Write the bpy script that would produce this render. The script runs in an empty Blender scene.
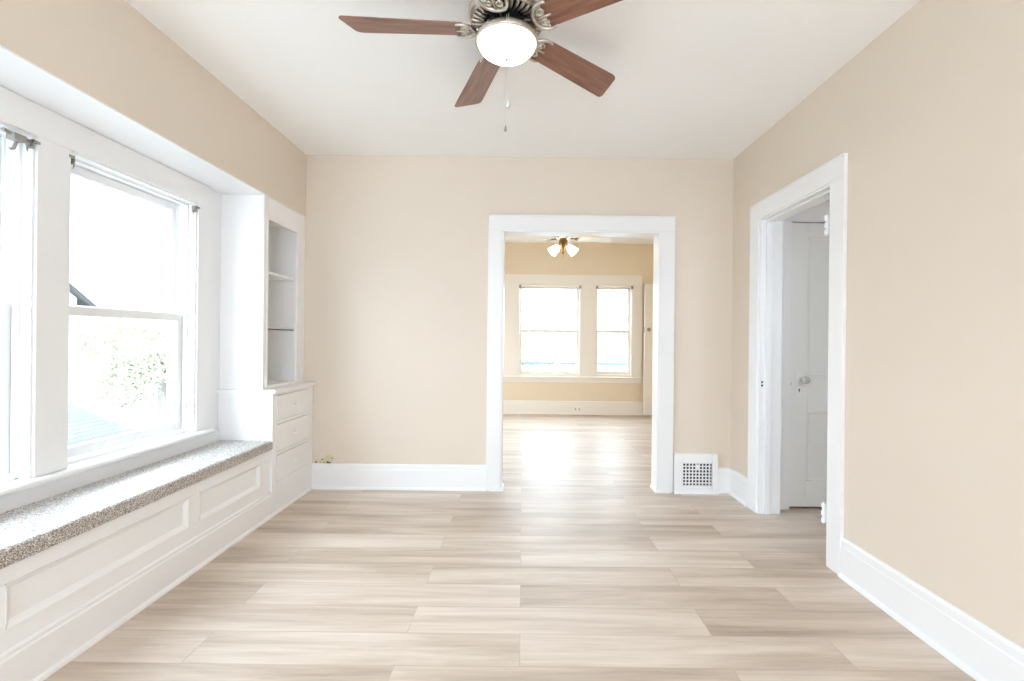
import bpy, bmesh, math, random
from mathutils import Vector, Matrix
random.seed(7)
R = math.radians
scene = bpy.context.scene
COL = scene.collection

# ---------------------------------------------------------------- camera
CAMZ = 1.18
ROLL = -0.6
cam_d = bpy.data.cameras.new('camera')
cam = bpy.data.objects.new('camera', cam_d)
COL.objects.link(cam)
cam_d.sensor_width = 36.0
cam_d.lens = 455.0 / 1024.0 * 36.0
cam_d.clip_start = 0.02
cam.location = (0, 0, CAMZ)
cam_d.shift_x, cam_d.shift_y = -11 / 1024, -1.5 / 1024
cam.rotation_euler = (R(90), R(ROLL), 0)
scene.camera = cam

# ---------------------------------------------------------------- world, exposure, lights
scene.view_settings.view_transform = 'Standard'
scene.view_settings.look = 'None'
scene.view_settings.gamma = 1.0
scene.view_settings.use_curve_mapping = False
scene.view_settings.exposure = -0.28

SKY = 19.0
world = bpy.data.worlds.new('overcast_sky')
scene.world = world
world.use_nodes = True
wn = world.node_tree
bg = wn.nodes['Background']
tc = wn.nodes.new('ShaderNodeTexCoord')
sep = wn.nodes.new('ShaderNodeSeparateXYZ')
ramp = wn.nodes.new('ShaderNodeValToRGB')
wn.links.new(tc.outputs['Generated'], sep.inputs[0])
wn.links.new(sep.outputs['Z'], ramp.inputs['Fac'])
ramp.color_ramp.elements[0].position = 0.0
ramp.color_ramp.elements[0].color = (0.36, 0.42, 0.48, 1)
ramp.color_ramp.elements[1].position = 0.7
ramp.color_ramp.elements[1].color = (0.71, 0.86, 1.0, 1)
wn.links.new(ramp.outputs['Color'], bg.inputs['Color'])
bg.inputs['Strength'].default_value = SKY

scene.cycles.max_bounces = 14
scene.cycles.diffuse_bounces = 8
scene.cycles.transparent_max_bounces = 16
scene.cycles.caustics_reflective = False
scene.cycles.caustics_refractive = False


def daylight(name, loc, rot, sx, sy, power=0.0, color=(1, 1, 1)):
    """a window's daylight: a sky portal (power 0) or an area light standing outside the pane"""
    l = bpy.data.lights.new(name, 'AREA')
    l.shape = 'RECTANGLE'
    l.size, l.size_y = sx, sy
    o = bpy.data.objects.new(name, l)
    o.location = loc
    o.rotation_euler = rot
    COL.objects.link(o)
    if power <= 0:
        l.cycles.is_portal = True
    else:
        l.energy = power
        l.color = color
    return o


# portals face into the rooms (area lights shine along local -Z)
LEFT_ROT = (0, R(-90), 0)      # shines +x
FAR_ROT = (R(-90), 0, 0)       # shines -y
REAR_ROT = (R(90), 0, 0)       # shines +y
for yc in (0.535, 1.45, 2.362):
    daylight('window_daylight', (-2.17, yc, 1.29), LEFT_ROT, 1.4, 0.78)
for xc, w in ((-0.66, 0.57), (0.41, 0.97), (1.43, 0.57)):
    daylight('window_daylight', (xc, 7.36, 1.33), FAR_ROT, w, 1.45)
daylight('window_daylight', (0.0, -2.66, 1.275), REAR_ROT, 2.2, 1.65)  # unseen rear window, added for fill daylight from behind the camera
daylight('window_daylight', (2.4, 1.37, 1.55), REAR_ROT, 0.4, 0.8)  # unseen hall window, added to light the hall door
daylight('window_daylight', (-2.78, 5.45, 1.35), LEFT_ROT, 1.5, 2.1)  # unseen side window, added to brighten the far room


# ---------------------------------------------------------------- materials
def srgb(r, g, b):
    def f(c):
        c /= 255.0
        return c / 12.92 if c <= 0.04045 else ((c + 0.055) / 1.055) ** 2.4
    return (f(r), f(g), f(b), 1.0)


def principled(name, color, rough=0.5, metal=0.0, spec=0.5):
    m = bpy.data.materials.new(name)
    m.use_nodes = True
    p = m.node_tree.nodes['Principled BSDF']
    p.inputs['Base Color'].default_value = color
    p.inputs['Roughness'].default_value = rough
    p.inputs['Metallic'].default_value = metal
    p.inputs['Specular IOR Level'].default_value = spec
    return m, m.node_tree, p


def add_noise(nt, scale, detail=3, vec=None, mapping=None):
    n = nt.nodes.new('ShaderNodeTexNoise')
    n.inputs['Scale'].default_value = scale
    n.inputs['Detail'].default_value = detail
    t = nt.nodes.new('ShaderNodeTexCoord')
    src = t.outputs['Object']
    if mapping:
        mp = nt.nodes.new('ShaderNodeMapping')
        mp.inputs['Scale'].default_value = mapping
        nt.links.new(src, mp.inputs['Vector'])
        src = mp.outputs['Vector']
    nt.links.new(src, n.inputs['Vector'])
    return n


def bumped(nt, p, height, strength, dist=0.002):
    b = nt.nodes.new('ShaderNodeBump')
    b.inputs['Strength'].default_value = strength
    b.inputs['Distance'].default_value = dist
    nt.links.new(height, b.inputs['Height'])
    nt.links.new(b.outputs['Normal'], p.inputs['Normal'])


def paint(name, color, rough=0.55, bump=0.15, scale=90, vary=0.03):
    m, nt, p = principled(name, color, rough)
    n = add_noise(nt, scale)
    bumped(nt, p, n.outputs['Fac'], bump, 0.0015)
    n2 = add_noise(nt, 1.7, 2)
    mx = nt.nodes.new('ShaderNodeMix')
    mx.data_type = 'RGBA'
    mx.inputs['A'].default_value = color
    mx.inputs['B'].default_value = tuple(c * (1 - vary * 2) for c in color[:3]) + (1,)
    nt.links.new(n2.outputs['Fac'], mx.inputs['Factor'])
    nt.links.new(mx.outputs['Result'], p.inputs['Base Color'])
    return m


M = {}
M['beige'] = paint('beige_wall_paint', srgb(226, 213, 198), 0.6)
M['tan'] = paint('tan_wall_paint', srgb(236, 220, 195), 0.6)
M['ceiling'] = paint('ceiling_paint', srgb(252, 252, 252), 0.8, 0.1)
M['trim'] = paint('white_trim_paint', srgb(239, 239, 240), 0.32, 0.06, 40, 0.01)
M['built_in'] = paint('built_in_paint', srgb(243, 242, 242), 0.35, 0.06, 40, 0.01)
M['door'] = paint('door_paint', srgb(236, 236, 234), 0.38, 0.06, 40, 0.01)
M['cream_trim'] = paint('cream_trim_paint', srgb(242, 236, 228), 0.35, 0.05, 40, 0.01)
M['vinyl_sash'] = paint('sash_paint', srgb(240, 240, 240), 0.35, 0.03, 60, 0.01)
M['dark'] = principled('dark_void', srgb(38, 36, 36), 0.8)[0]  # near-black that stands in for shade behind gaps and in holes
M['duct'] = principled('duct_metal', srgb(70, 70, 72), 0.6, 0.3)[0]
M['nickel'] = principled('brushed_nickel', srgb(205, 198, 188), 0.28, 0.95)[0]
M['old_metal'] = principled('aged_metal', srgb(158, 154, 148), 0.5, 0.4)[0]
M['bronze'] = principled('antique_bronze', srgb(120, 95, 62), 0.35, 0.9)[0]
M['black_metal'] = principled('black_motor_metal', srgb(32, 30, 30), 0.5, 0.4)[0]
M['chain'] = principled('chain_metal', srgb(222, 220, 214), 0.3, 0.8)[0]
M['white_fan'] = paint('white_fan_paint', srgb(246, 243, 236), 0.4, 0.02)
M['siding'] = paint('white_siding', srgb(235, 236, 238), 0.6)
M['shingle_grey'] = None


def wood_mat():
    m, nt, p = principled('rosewood_blade', srgb(140, 92, 72), 0.42)
    n = add_noise(nt, 5, 5, mapping=(1.0, 12.0, 12.0))
    r = nt.nodes.new('ShaderNodeValToRGB')
    r.color_ramp.elements[0].position = 0.3
    r.color_ramp.elements[0].color = srgb(108, 68, 53)
    r.color_ramp.elements[1].position = 0.72
    r.color_ramp.elements[1].color = srgb(152, 104, 82)
    nt.links.new(n.outputs['Fac'], r.inputs['Fac'])
    nt.links.new(r.outputs['Color'], p.inputs['Base Color'])
    p.inputs['Coat Weight'].default_value = 0.5
    p.inputs['Coat Roughness'].default_value = 0.2
    return m


M['rosewood'] = wood_mat()


def floor_mat():
    m, nt, p = principled('oak_vinyl_plank', srgb(205, 190, 172), 0.42, 0, 0.7)
    t = nt.nodes.new('ShaderNodeTexCoord')
    br = nt.nodes.new('ShaderNodeTexBrick')
    br.offset = 0.37
    br.offset_frequency = 2
    br.squash = 1.0
    br.inputs['Scale'].default_value = 1.0
    br.inputs['Brick Width'].default_value = 1.22
    br.inputs['Row Height'].default_value = 0.182
    br.inputs['Mortar Size'].default_value = 0.002
    br.inputs['Mortar Smooth'].default_value = 0.3
    br.inputs['Bias'].default_value = 0.0
    br.inputs['Color1'].default_value = (0, 0, 0, 1)
    br.inputs['Color2'].default_value = (1, 1, 1, 1)
    br.inputs['Mortar'].default_value = (0.5, 0.5, 0.5, 1)
    nt.links.new(t.outputs['Object'], br.inputs['Vector'])
    # each plank shifts the grain
    comb = nt.nodes.new('ShaderNodeVectorMath')
    comb.operation = 'MULTIPLY_ADD'
    comb.inputs[1].default_value = (7.3, 3.1, 5.0)
    nt.links.new(br.outputs['Color'], comb.inputs[0])
    nt.links.new(t.outputs['Object'], comb.inputs[2])

    def grain(scale, mapping, detail, dist=0.0):
        mp = nt.nodes.new('ShaderNodeMapping')
        mp.inputs['Scale'].default_value = mapping
        nt.links.new(comb.outputs[0], mp.inputs['Vector'])
        n = nt.nodes.new('ShaderNodeTexNoise')
        n.inputs['Scale'].default_value = scale
        n.inputs['Detail'].default_value = detail
        n.inputs['Distortion'].default_value = dist
        n.inputs['Roughness'].default_value = 0.58
        nt.links.new(mp.outputs['Vector'], n.inputs['Vector'])
        return n
    g1 = grain(1.9, (0.45, 5.0, 1), 9, 0.5)      # broad streaks
    g2 = grain(9.0, (0.45, 10.0, 1), 6, 0.1)      # fine grain
    mix = nt.nodes.new('ShaderNodeMath')
    mix.operation = 'MULTIPLY_ADD'
    mix.inputs[1].default_value = 0.20
    nt.links.new(g2.outputs['Fac'], mix.inputs[0])
    sc = nt.nodes.new('ShaderNodeMath')
    sc.operation = 'MULTIPLY'
    sc.inputs[1].default_value = 0.72
    nt.links.new(g1.outputs['Fac'], sc.inputs[0])
    nt.links.new(sc.outputs[0], mix.inputs[2])
    ad = nt.nodes.new('ShaderNodeMath')
    ad.operation = 'MULTIPLY_ADD'
    ad.inputs[1].default_value = 0.12
    nt.links.new(br.outputs['Color'], ad.inputs[0])
    nt.links.new(mix.outputs[0], ad.inputs[2])
    r = nt.nodes.new('ShaderNodeValToRGB')
    e = r.color_ramp.elements
    e[0].position = 0.30
    e[0].color = srgb(160, 139, 122)
    e[1].position = 0.74
    e[1].color = srgb(225, 212, 200)
    k = e.new(0.47)
    k.color = srgb(191, 173, 156)
    k2 = e.new(0.58)
    k2.color = srgb(209, 193, 178)
    nt.links.new(ad.outputs[0], r.inputs['Fac'])
    seam = nt.nodes.new('ShaderNodeMix')
    seam.data_type = 'RGBA'
    seam.inputs['B'].default_value = srgb(158, 142, 126)
    sf = nt.nodes.new('ShaderNodeMath')
    sf.operation = 'MULTIPLY'
    sf.inputs[1].default_value = 0.5
    nt.links.new(br.outputs['Fac'], sf.inputs[0])
    nt.links.new(sf.outputs[0], seam.inputs['Factor'])
    nt.links.new(r.outputs['Color'], seam.inputs['A'])
    nt.links.new(seam.outputs['Result'], p.inputs['Base Color'])
    inv = nt.nodes.new('ShaderNodeMath')
    inv.operation = 'SUBTRACT'
    nt.links.new(g2.outputs['Fac'], inv.inputs[0])
    nt.links.new(br.outputs['Fac'], inv.inputs[1])
    bumped(nt, p, inv.outputs[0], 0.12, 0.002)
    return m


M['floor'] = floor_mat()


def carpet_mat():
    m, nt, p = principled('speckled_carpet', srgb(140, 125, 112), 0.34, 0, 1.0)
    n = add_noise(nt, 210, 2)
    r = nt.nodes.new('ShaderNodeValToRGB')
    e = r.color_ramp.elements
    e[0].position = 0.36
    e[0].color = srgb(92, 77, 66)
    e[1].position = 0.66
    e[1].color = srgb(240, 236, 232)
    k = e.new(0.50)
    k.color = srgb(172, 158, 146)
    nt.links.new(n.outputs['Fac'], r.inputs['Fac'])
    nt.links.new(r.outputs['Color'], p.inputs['Base Color'])
    bumped(nt, p, n.outputs['Fac'], 0.5, 0.004)
    p.inputs['Sheen Weight'].default_value = 1.0
    p.inputs['Sheen Roughness'].default_value = 0.4
    return m


M['carpet'] = carpet_mat()


def glass_mat():
    m = bpy.data.materials.new('window_glass')
    m.use_nodes = True
    nt = m.node_tree
    nt.nodes.clear()
    out = nt.nodes.new('ShaderNodeOutputMaterial')
    tr = nt.nodes.new('ShaderNodeBsdfTransparent')
    tr.inputs['Color'].default_value = (0.96, 0.975, 0.97, 1)
    gl = nt.nodes.new('ShaderNodeBsdfGlossy')
    gl.inputs['Roughness'].default_value = 0.02
    lw = nt.nodes.new('ShaderNodeLayerWeight')
    lw.inputs['Blend'].default_value = 0.5
    pw = nt.nodes.new('ShaderNodeMath')
    pw.operation = 'POWER'
    pw.inputs[1].default_value = 5.0
    nt.links.new(lw.outputs['Facing'], pw.inputs[0])
    fr = nt.nodes.new('ShaderNodeMath')
    fr.operation = 'MULTIPLY_ADD'
    fr.inputs[1].default_value = 0.6
    fr.inputs[2].default_value = 0.025
    nt.links.new(pw.outputs[0], fr.inputs[0])
    mx = nt.nodes.new('ShaderNodeMixShader')
    nt.links.new(fr.outputs[0], mx.inputs['Fac'])
    nt.links.new(tr.outputs[0], mx.inputs[1])
    nt.links.new(gl.outputs[0], mx.inputs[2])
    nt.links.new(mx.outputs[0], out.inputs['Surface'])
    return m


M['glass'] = glass_mat()


def lamp_mat(name, color, strength):
    m, nt, p = principled(name, (0.9, 0.88, 0.84, 1), 0.3)
    p.inputs['Emission Color'].default_value = color
    p.inputs['Emission Strength'].default_value = strength
    return m


M['bowl'] = lamp_mat('lit_frosted_bowl', (1.0, 0.94, 0.85, 1), 3.6)
M['tulip'] = lamp_mat('lit_tulip_glass', (1.0, 0.88, 0.72, 1), 12.0)


def shingles():
    m, nt, p = principled('roof_shingles', srgb(84, 90, 100), 0.9)
    br = nt.nodes.new('ShaderNodeTexBrick')
    br.inputs['Scale'].default_value = 1.0
    br.inputs['Brick Width'].default_value = 0.22
    br.inputs['Row Height'].default_value = 0.10
    br.inputs['Mortar Size'].default_value = 0.010
    br.inputs['Color1'].default_value = srgb(78, 76, 74)
    br.inputs['Color2'].default_value = srgb(86, 84, 82)
    br.inputs['Mortar'].default_value = srgb(62, 60, 60)
    t = nt.nodes.new('ShaderNodeTexCoord')
    mp = nt.nodes.new('ShaderNodeMapping')
    mp.inputs['Rotation'].default_value = (0, 0, R(90))
    nt.links.new(t.outputs['Object'], mp.inputs['Vector'])
    nt.links.new(mp.outputs['Vector'], br.inputs['Vector'])
    nt.links.new(br.outputs['Color'], p.inputs['Base Color'])
    return m


M['shingle_grey'] = shingles()


def foliage_mat(name, c1, c2):
    m, nt, p = principled(name, c1, 0.7)
    n = add_noise(nt, 1.6, 3)
    mx = nt.nodes.new('ShaderNodeMix')
    mx.data_type = 'RGBA'
    mx.inputs['A'].default_value = c1
    mx.inputs['B'].default_value = c2
    nt.links.new(n.outputs['Fac'], mx.inputs['Factor'])
    nt.links.new(mx.outputs['Result'], p.inputs['Base Color'])
    return m


M['leaf'] = foliage_mat('green_leaves', srgb(166, 168, 138), srgb(180, 180, 152))
M['bark'] = paint('tree_bark', srgb(150, 142, 134), 0.9, 0.6, 20)
M['concrete'] = paint('pale_concrete', srgb(118, 120, 118), 0.85)
M['deck'] = paint('white_roof_deck', srgb(240, 240, 240), 0.8)  # for the added slab that reflects daylight into the rear window
M['rail_grey'] = paint('grey_blue_paint', srgb(110, 122, 138), 0.6)
M['hinge'] = paint('painted_hinge', srgb(240, 240, 240), 0.35, 0.02)
M['crystal'] = principled('glass_knob', srgb(215, 218, 218), 0.08, 0.3)[0]
M['plaster'] = paint('bare_plaster_patch', srgb(214, 204, 170), 0.85, 0.3)
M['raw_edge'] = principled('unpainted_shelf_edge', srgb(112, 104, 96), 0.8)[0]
M['chip'] = principled('exposed_brown_chip', srgb(110, 92, 62), 0.9)[0]


# ---------------------------------------------------------------- mesh helpers
class MB:
    def __init__(self):
        self.bm = bmesh.new()

    def box(self, x0, x1, y0, y1, z0, z1, mat=None):
        x0, x1 = min(x0, x1), max(x0, x1)
        y0, y1 = min(y0, y1), max(y0, y1)
        z0, z1 = min(z0, z1), max(z0, z1)
        v = [self.bm.verts.new(p) for p in
             ((x0, y0, z0), (x1, y0, z0), (x1, y1, z0), (x0, y1, z0),
              (x0, y0, z1), (x1, y0, z1), (x1, y1, z1), (x0, y1, z1))]
        for f in ((0, 3, 2, 1), (4, 5, 6, 7), (0, 1, 5, 4), (1, 2, 6, 5), (2, 3, 7, 6), (3, 0, 4, 7)):
            fc = self.bm.faces.new([v[i] for i in f])
            if mat is not None:
                fc.material_index = mat
        return self

    def prism(self, pts, d0, d1, axis='y'):
        """closed polygon pts (a,b) swept from d0 to d1 along axis. y: (x,z); x: (y,z); z: (x,y)"""
        def P(a, b, d):
            return {'y': (a, d, b), 'x': (d, a, b), 'z': (a, b, d)}[axis]
        A = [self.bm.verts.new(P(a, b, d0)) for a, b in pts]
        B = [self.bm.verts.new(P(a, b, d1)) for a, b in pts]
        n = len(pts)
        self.bm.faces.new(A)
        self.bm.faces.new(B[::-1])
        for i in range(n):
            j = (i + 1) % n
            self.bm.faces.new((A[j], A[i], B[i], B[j]))
        return self

    def tube(self, pts, r, seg=8, caps=True):
        pts = [Vector(p) for p in pts]
        rs = r if isinstance(r, (list, tuple)) else [r] * len(pts)
        rings = []
        up = Vector((0.13, 0.21, 0.97)).normalized()
        for i, p in enumerate(pts):
            t = (pts[min(i + 1, len(pts) - 1)] - pts[max(i - 1, 0)]).normalized()
            u = t.cross(up)
            if u.length < 1e-3:
                u = t.cross(Vector((1, 0, 0)))
            u.normalize()
            w = t.cross(u).normalized()
            rings.append([self.bm.verts.new(p + rs[i] * (math.cos(a) * u + math.sin(a) * w))
                          for a in (2 * math.pi * k / seg for k in range(seg))])
        for a, b in zip(rings, rings[1:]):
            for k in range(seg):
                self.bm.faces.new((a[k], a[(k + 1) % seg], b[(k + 1) % seg], b[k]))
        if caps:
            self.bm.faces.new(rings[0][::-1])
            self.bm.faces.new(rings[-1])
        return self

    def lathe(self, prof, seg=40, M4=None):
        """prof: list of (r,z) turned about z"""
        rings = []
        for r, z in prof:
            if r < 1e-5:
                rings.append([self.bm.verts.new((0, 0, z))])
            else:
                rings.append([self.bm.verts.new((r * math.cos(2 * math.pi * k / seg),
                                                 r * math.sin(2 * math.pi * k / seg), z)) for k in range(seg)])
        new = [v for g in rings for v in g]
        for a, b in zip(rings, rings[1:]):
            for k in range(seg):
                k2 = (k + 1) % seg
                if len(a) == 1 and len(b) == 1:
                    continue
                if len(a) == 1:
                    self.bm.faces.new((a[0], b[k2], b[k]))
                elif len(b) == 1:
                    self.bm.faces.new((a[k], a[k2], b[0]))
                else:
                    self.bm.faces.new((a[k], a[k2], b[k2], b[k]))
        if M4 is not None:
            for v in new:
                v.co = M4 @ v.co
        return self

    def build(self, name, mat, parent=None, bevel=0.0, smooth=False, segs=2):
        me = bpy.data.meshes.new(name)
        bmesh.ops.recalc_face_normals(self.bm, faces=self.bm.faces[:])
        self.bm.to_mesh(me)
        self.bm.free()
        for mm in (mat if isinstance(mat, (list, tuple)) else [mat]):
            me.materials.append(mm)
        o = bpy.data.objects.new(name, me)
        COL.objects.link(o)
        if parent is not None:
            o.parent = parent
        if smooth:
            for p in me.polygons:
                p.use_smooth = True
        if bevel > 0:
            b = o.modifiers.new('bevel', 'BEVEL')
            b.width = bevel
            b.segments = segs
            b.limit_method = 'ANGLE'
            b.angle_limit = R(50)
        return o


def empty(name, loc=(0, 0, 0), rz=0.0):
    o = bpy.data.objects.new(name, None)
    o.empty_display_size = 0.1
    o.location = loc
    o.rotation_euler = (0, 0, rz)
    COL.objects.link(o)
    return o


def tag(o, label, cat, group=None):
    o['label'] = label
    o['category'] = cat
    if group:
        o['group'] = group
    return o


def struct(o, label=None, cat=None):
    o['kind'] = 'structure'
    if label:
        o['label'] = label
    if cat:
        o['category'] = cat
    return o


def rot_pts(pts, loc):
    return pts


def wall_x(x0, x1, y0, y1, z0, z1, holes):
    """wall slab standing in the yz plane with rectangular holes (ya,yb,za,zb)"""
    mb = MB()
    ys = sorted({y0, y1} | {h[0] for h in holes} | {h[1] for h in holes})
    for a, b in zip(ys, ys[1:]):
        zs = [(z0, z1)]
        for (ha, hb, za, zb) in holes:
            if ha <= a + 1e-6 and hb >= b - 1e-6:
                zs = [(max(s, z0), min(e, z1)) for (s0, e0) in zs for (s, e) in ((s0, min(e0, za)), (max(s0, zb), e0)) if e - s > 1e-4]
        for s, e in zs:
            mb.box(x0, x1, a, b, s, e)
    return mb


def wall_y(y0, y1, x0, x1, z0, z1, holes):
    mb = MB()
    xs = sorted({x0, x1} | {h[0] for h in holes} | {h[1] for h in holes})
    for a, b in zip(xs, xs[1:]):
        zs = [(z0, z1)]
        for (ha, hb, za, zb) in holes:
            if ha <= a + 1e-6 and hb >= b - 1e-6:
                zs = [(s, e) for (s0, e0) in zs for (s, e) in ((s0, min(e0, za)), (max(s0, zb), e0)) if e - s > 1e-4]
        for s, e in zs:
            mb.box(a, b, y0, y1, s, e)
    return mb


# ---------------------------------------------------------------- dimensions
XL, XH, XF, XR = -1.99, -1.705, -1.632, 1.63       # window wall, header face, built-in front, right wall
YB, YB2 = 3.55, 3.67                               # shared wall
HC = 2.60                                          # ceiling
ZS = 2.11                                          # soffit of the window bay
REAR = -2.5
FARY, FH = 7.18, 2.70
OX0, OX1, OZ = -0.166, 1.062, 2.026                # cased opening
DY0, DY1, DZ = 2.40, 3.125, 2.02                   # side doorway

# ---------------------------------------------------------------- room shell
fl = MB().box(-2.75, 3.3, REAR - 0.2, FARY + 0.2, -0.12, 0.0).build('floor', M['floor'])
struct(fl)
struct(MB().box(XL - 0.2, XR + 0.13, REAR - 0.15, YB, HC, HC + 0.12).build('ceiling', M['ceiling']))
struct(MB().box(-2.75, 2.75, YB2, FARY + 0.15, FH, FH + 0.12).build('ceiling_far_room', M['ceiling']))
struct(MB().box(XR + 0.13, 3.2, 1.4, 3.35, 2.50, 2.60).build('ceiling_hall', M['ceiling']))

# shared wall: main-room face and far-room face are painted differently
struct(wall_y(YB, YB + 0.06, -2.75, 2.75, 0, FH + 0.1, [(OX0, OX1, 0, OZ)]).build('wall_back', M['beige']))
struct(wall_y(YB + 0.06, YB2, -2.75, 2.75, 0, FH + 0.1, [(OX0, OX1, 0, OZ)]).build('wall_back_far_side', M['tan']))
struct(wall_x(XR, XR + 0.13, REAR, YB, 0, HC, [(DY0, DY1, 0, DZ)]).build('wall_right', M['beige']))
struct(wall_y(REAR - 0.15, REAR, XL - 0.2, XR + 0.13, 0, HC, [(-1.1, 1.1, 0.45, 2.1)]).build('wall_rear', M['beige']))  # the hole is an added window, out of view
BAY0 = -0.25
WZ0, WZ1 = 0.595, 1.98
WIN = [(0.147, 0.923), (1.061, 1.837), (1.974, 2.75)]  # first opening is out of view, added for more daylight
struct(wall_x(XL - 0.16, XL, BAY0, YB, 0, ZS, [(a, b, WZ0, WZ1) for a, b in WIN]).build('wall_left', M['trim']))
struct(MB().box(XL - 0.16, XH, BAY0 - 0.12, YB, ZS + 0.006, HC).build('wall_left_header', M['beige']))
struct(MB().box(XL, XH, BAY0, YB, ZS, ZS + 0.006).build('trim_1', M['trim']))
struct(MB().box(XL - 0.16, XH, REAR, BAY0, 0, HC if False else ZS + 0.006).build('wall_left_rear', M['beige']))
struct(MB().box(XL - 0.16, XH, REAR, BAY0 - 0.12, ZS + 0.006, HC).build('wall_left_rear_top', M['beige']))

# far room
FW = [(-0.95, -0.38, 0.62, 2.04), (-0.07, 0.90, 0.62, 2.04), (1.14, 1.715, 0.62, 2.04)]
struct(wall_y(FARY, FARY + 0.16, -2.75, 2.75, 0, FH, FW).build('wall_far', M['tan']))
struct(wall_x(-2.75, -2.6, YB2, FARY, 0, FH, [(4.4, 6.5, 0.6, 2.1)]).build('wall_far_left', M['tan']))  # the hole is an added window that feeds light to this room
struct(wall_x(2.6, 2.75, YB2, FARY, 0, FH, []).build('wall_far_right', M['tan']))

# hall
HX = XR + 0.13
struct(wall_y(3.225, 3.345, HX, 3.2, 0, 2.5, [(1.885, 2.60, 0, 2.027)]).build('wall_hall_back', M['beige']))
struct(wall_x(3.1, 3.2, 1.5, 3.225, 0, 2.5, []).build('wall_hall_right', M['beige']))
struct(wall_y(1.4, 1.5, HX, 3.2, 0, 2.5, [(2.2, 2.6, 1.15, 1.95)]).build('wall_hall_front', M['beige']))  # the hole is an added window, for light on the door

# ---------------------------------------------------------------- baseboards
def base_profile(h=0.195, t=0.018):
    # (outwards, z)
    return [(0, 0), (t + 0.014, 0), (t + 0.014, 0.006), (t + 0.010, 0.014), (t, 0.02), (t, h - 0.045),
            (t - 0.003, h - 0.04), (t - 0.003, h - 0.012), (t - 0.009, h - 0.002), (t - 0.012, h), (0, h)]


def baseboard_y(name, x0, x1, y, sgn, mat, h=0.195):      # on a wall at y, projecting sgn*y
    return struct(MB().prism([(y + sgn * a, b) for a, b in base_profile(h)], x0, x1, 'x').build(name, mat))


def baseboard_x(name, y0, y1, x, sgn, mat, h=0.195):
    return struct(MB().prism([(x + sgn * a, b) for a, b in base_profile(h)], y0, y1, 'y').build(name, mat))


baseboard_y('baseboard_back', XF + 0.002, -0.277, YB, -1, M['trim'])
baseboard_y('baseboard_back_right', 1.518, XR, YB, -1, M['trim'])
baseboard_x('baseboard_right', 3.246, YB, XR, -1, M['trim'])
baseboard_x('baseboard_right_front', REAR, 2.294, XR, -1, M['trim'])
baseboard_y('baseboard_far', -2.6, 2.6, FARY, -1, M['cream_trim'], 0.21)

# ---------------------------------------------------------------- cased opening to the far room (trim_2)
CW = 0.111
t2 = empty('trim_2', (0, YB, 0))
struct(t2)


def part(mb, name, mat, parent, bevel=0.0, smooth=False):
    """build in world coordinates, then hang under parent"""
    o = mb.build(name, mat, None, bevel, smooth)
    o.parent = parent
    o.matrix_parent_inverse = Matrix.Translation(-Vector(parent.location)) if parent.rotation_euler.z == 0 else parent.matrix_basis.inverted()
    return o


def place_root(o):
    return o


for (a, b) in ((OX0 - CW, OX0), (OX1, OX1 + CW)):
    part(MB().box(a, b, YB - 0.022, YB, 0, OZ), 'side_casing', M['trim'], t2, 0.003)
mb = MB().box(OX0 - CW, OX1 + CW, YB - 0.022, YB, OZ, OZ + 0.118)
mb.box(OX0 - CW - 0.004, OX1 + CW + 0.004, YB - 0.028, YB, OZ + 0.104, OZ + 0.118)
part(mb, 'head_casing', M['trim'], t2, 0.003)
part(MB().box(OX0, OX0 + 0.012, YB - 0.016, YB2 + 0.016, 0, OZ - 0.0125), 'jamb', M['trim'], t2, 0.002)
part(MB().box(OX1 - 0.012, OX1, YB - 0.016, YB2 + 0.016, 0, OZ - 0.0125), 'jamb', M['trim'], t2, 0.002)
part(MB().box(OX0, OX1, YB - 0.016, YB2 + 0.016, OZ - 0.0125, OZ), 'head_jamb', M['trim'], t2, 0.002)
for (a, b) in ((OX0 - CW, OX0), (OX1, OX1 + CW)):
    part(MB().box(a, b, YB2, YB2 + 0.02, 0, OZ), 'side_casing', M['trim'], t2, 0.003)
part(MB().box(OX0 - CW, OX1 + CW, YB2, YB2 + 0.02, OZ, OZ + 0.118), 'head_casing', M['trim'], t2, 0.003)
# quarter-round shoe wrapping the feet of the casing
for (x0, x1, xj, s) in ((OX0 - 0.085, OX0 + 0.026, OX0 + 0.012, 1), (OX1 - 0.026, OX1 + 0.09, OX1 - 0.012, -1)):
    q = [(YB - 0.022, 0), (YB - 0.037, 0), (YB - 0.036, 0.008), (YB - 0.031, 0.015), (YB - 0.022, 0.018)]
    mbq = MB().prism(q, x0, x1, 'x')
    qj = [(xj, 0), (xj + s * 0.015, 0), (xj + s * 0.014, 0.008), (xj + s * 0.009, 0.015), (xj, 0.018)]
    mbq.prism(qj, YB - 0.03, YB2, 'y')
    part(mbq, 'shoe_moulding', M['trim'], t2)

# ---------------------------------------------------------------- side doorway (trim_3)
t3 = empty('trim_3', (XR, 2.76, 0))
struct(t3)
XC = XR - 0.021
for (a, b) in ((DY0 - 0.106, DY0), (DY1, DY1 + 0.118)):
    part(MB().box(XC, XR, a, b, 0, DZ), 'side_casing', M['trim'], t3, 0.003)
mb = MB().box(XC, XR, DY0 - 0.106, DY1 + 0.118, DZ, DZ + 0.115)
mb.box(XC - 0.006, XR, DY0 - 0.109, DY1 + 0.122, DZ + 0.103, DZ + 0.115)
part(mb, 'head_casing', M['trim'], t3, 0.003)
jx0, jx1 = XR - 0.012, HX + 0.012
jf = MB().box(jx0, jx1, DY1 - 0.012, DY1, 0, DZ - 0.012)
jamb_far = part(jf, 'jamb', M['trim'], t3, 0.0015)
jamb_near = part(MB().box(jx0, jx1, DY0, DY0 + 0.012, 0, DZ - 0.012), 'jamb', M['trim'], t3, 0.0015)
part(MB().box(jx0, jx1, DY0, DY1, DZ - 0.012, DZ), 'head_jamb', M['trim'], t3, 0.0015)
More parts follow.
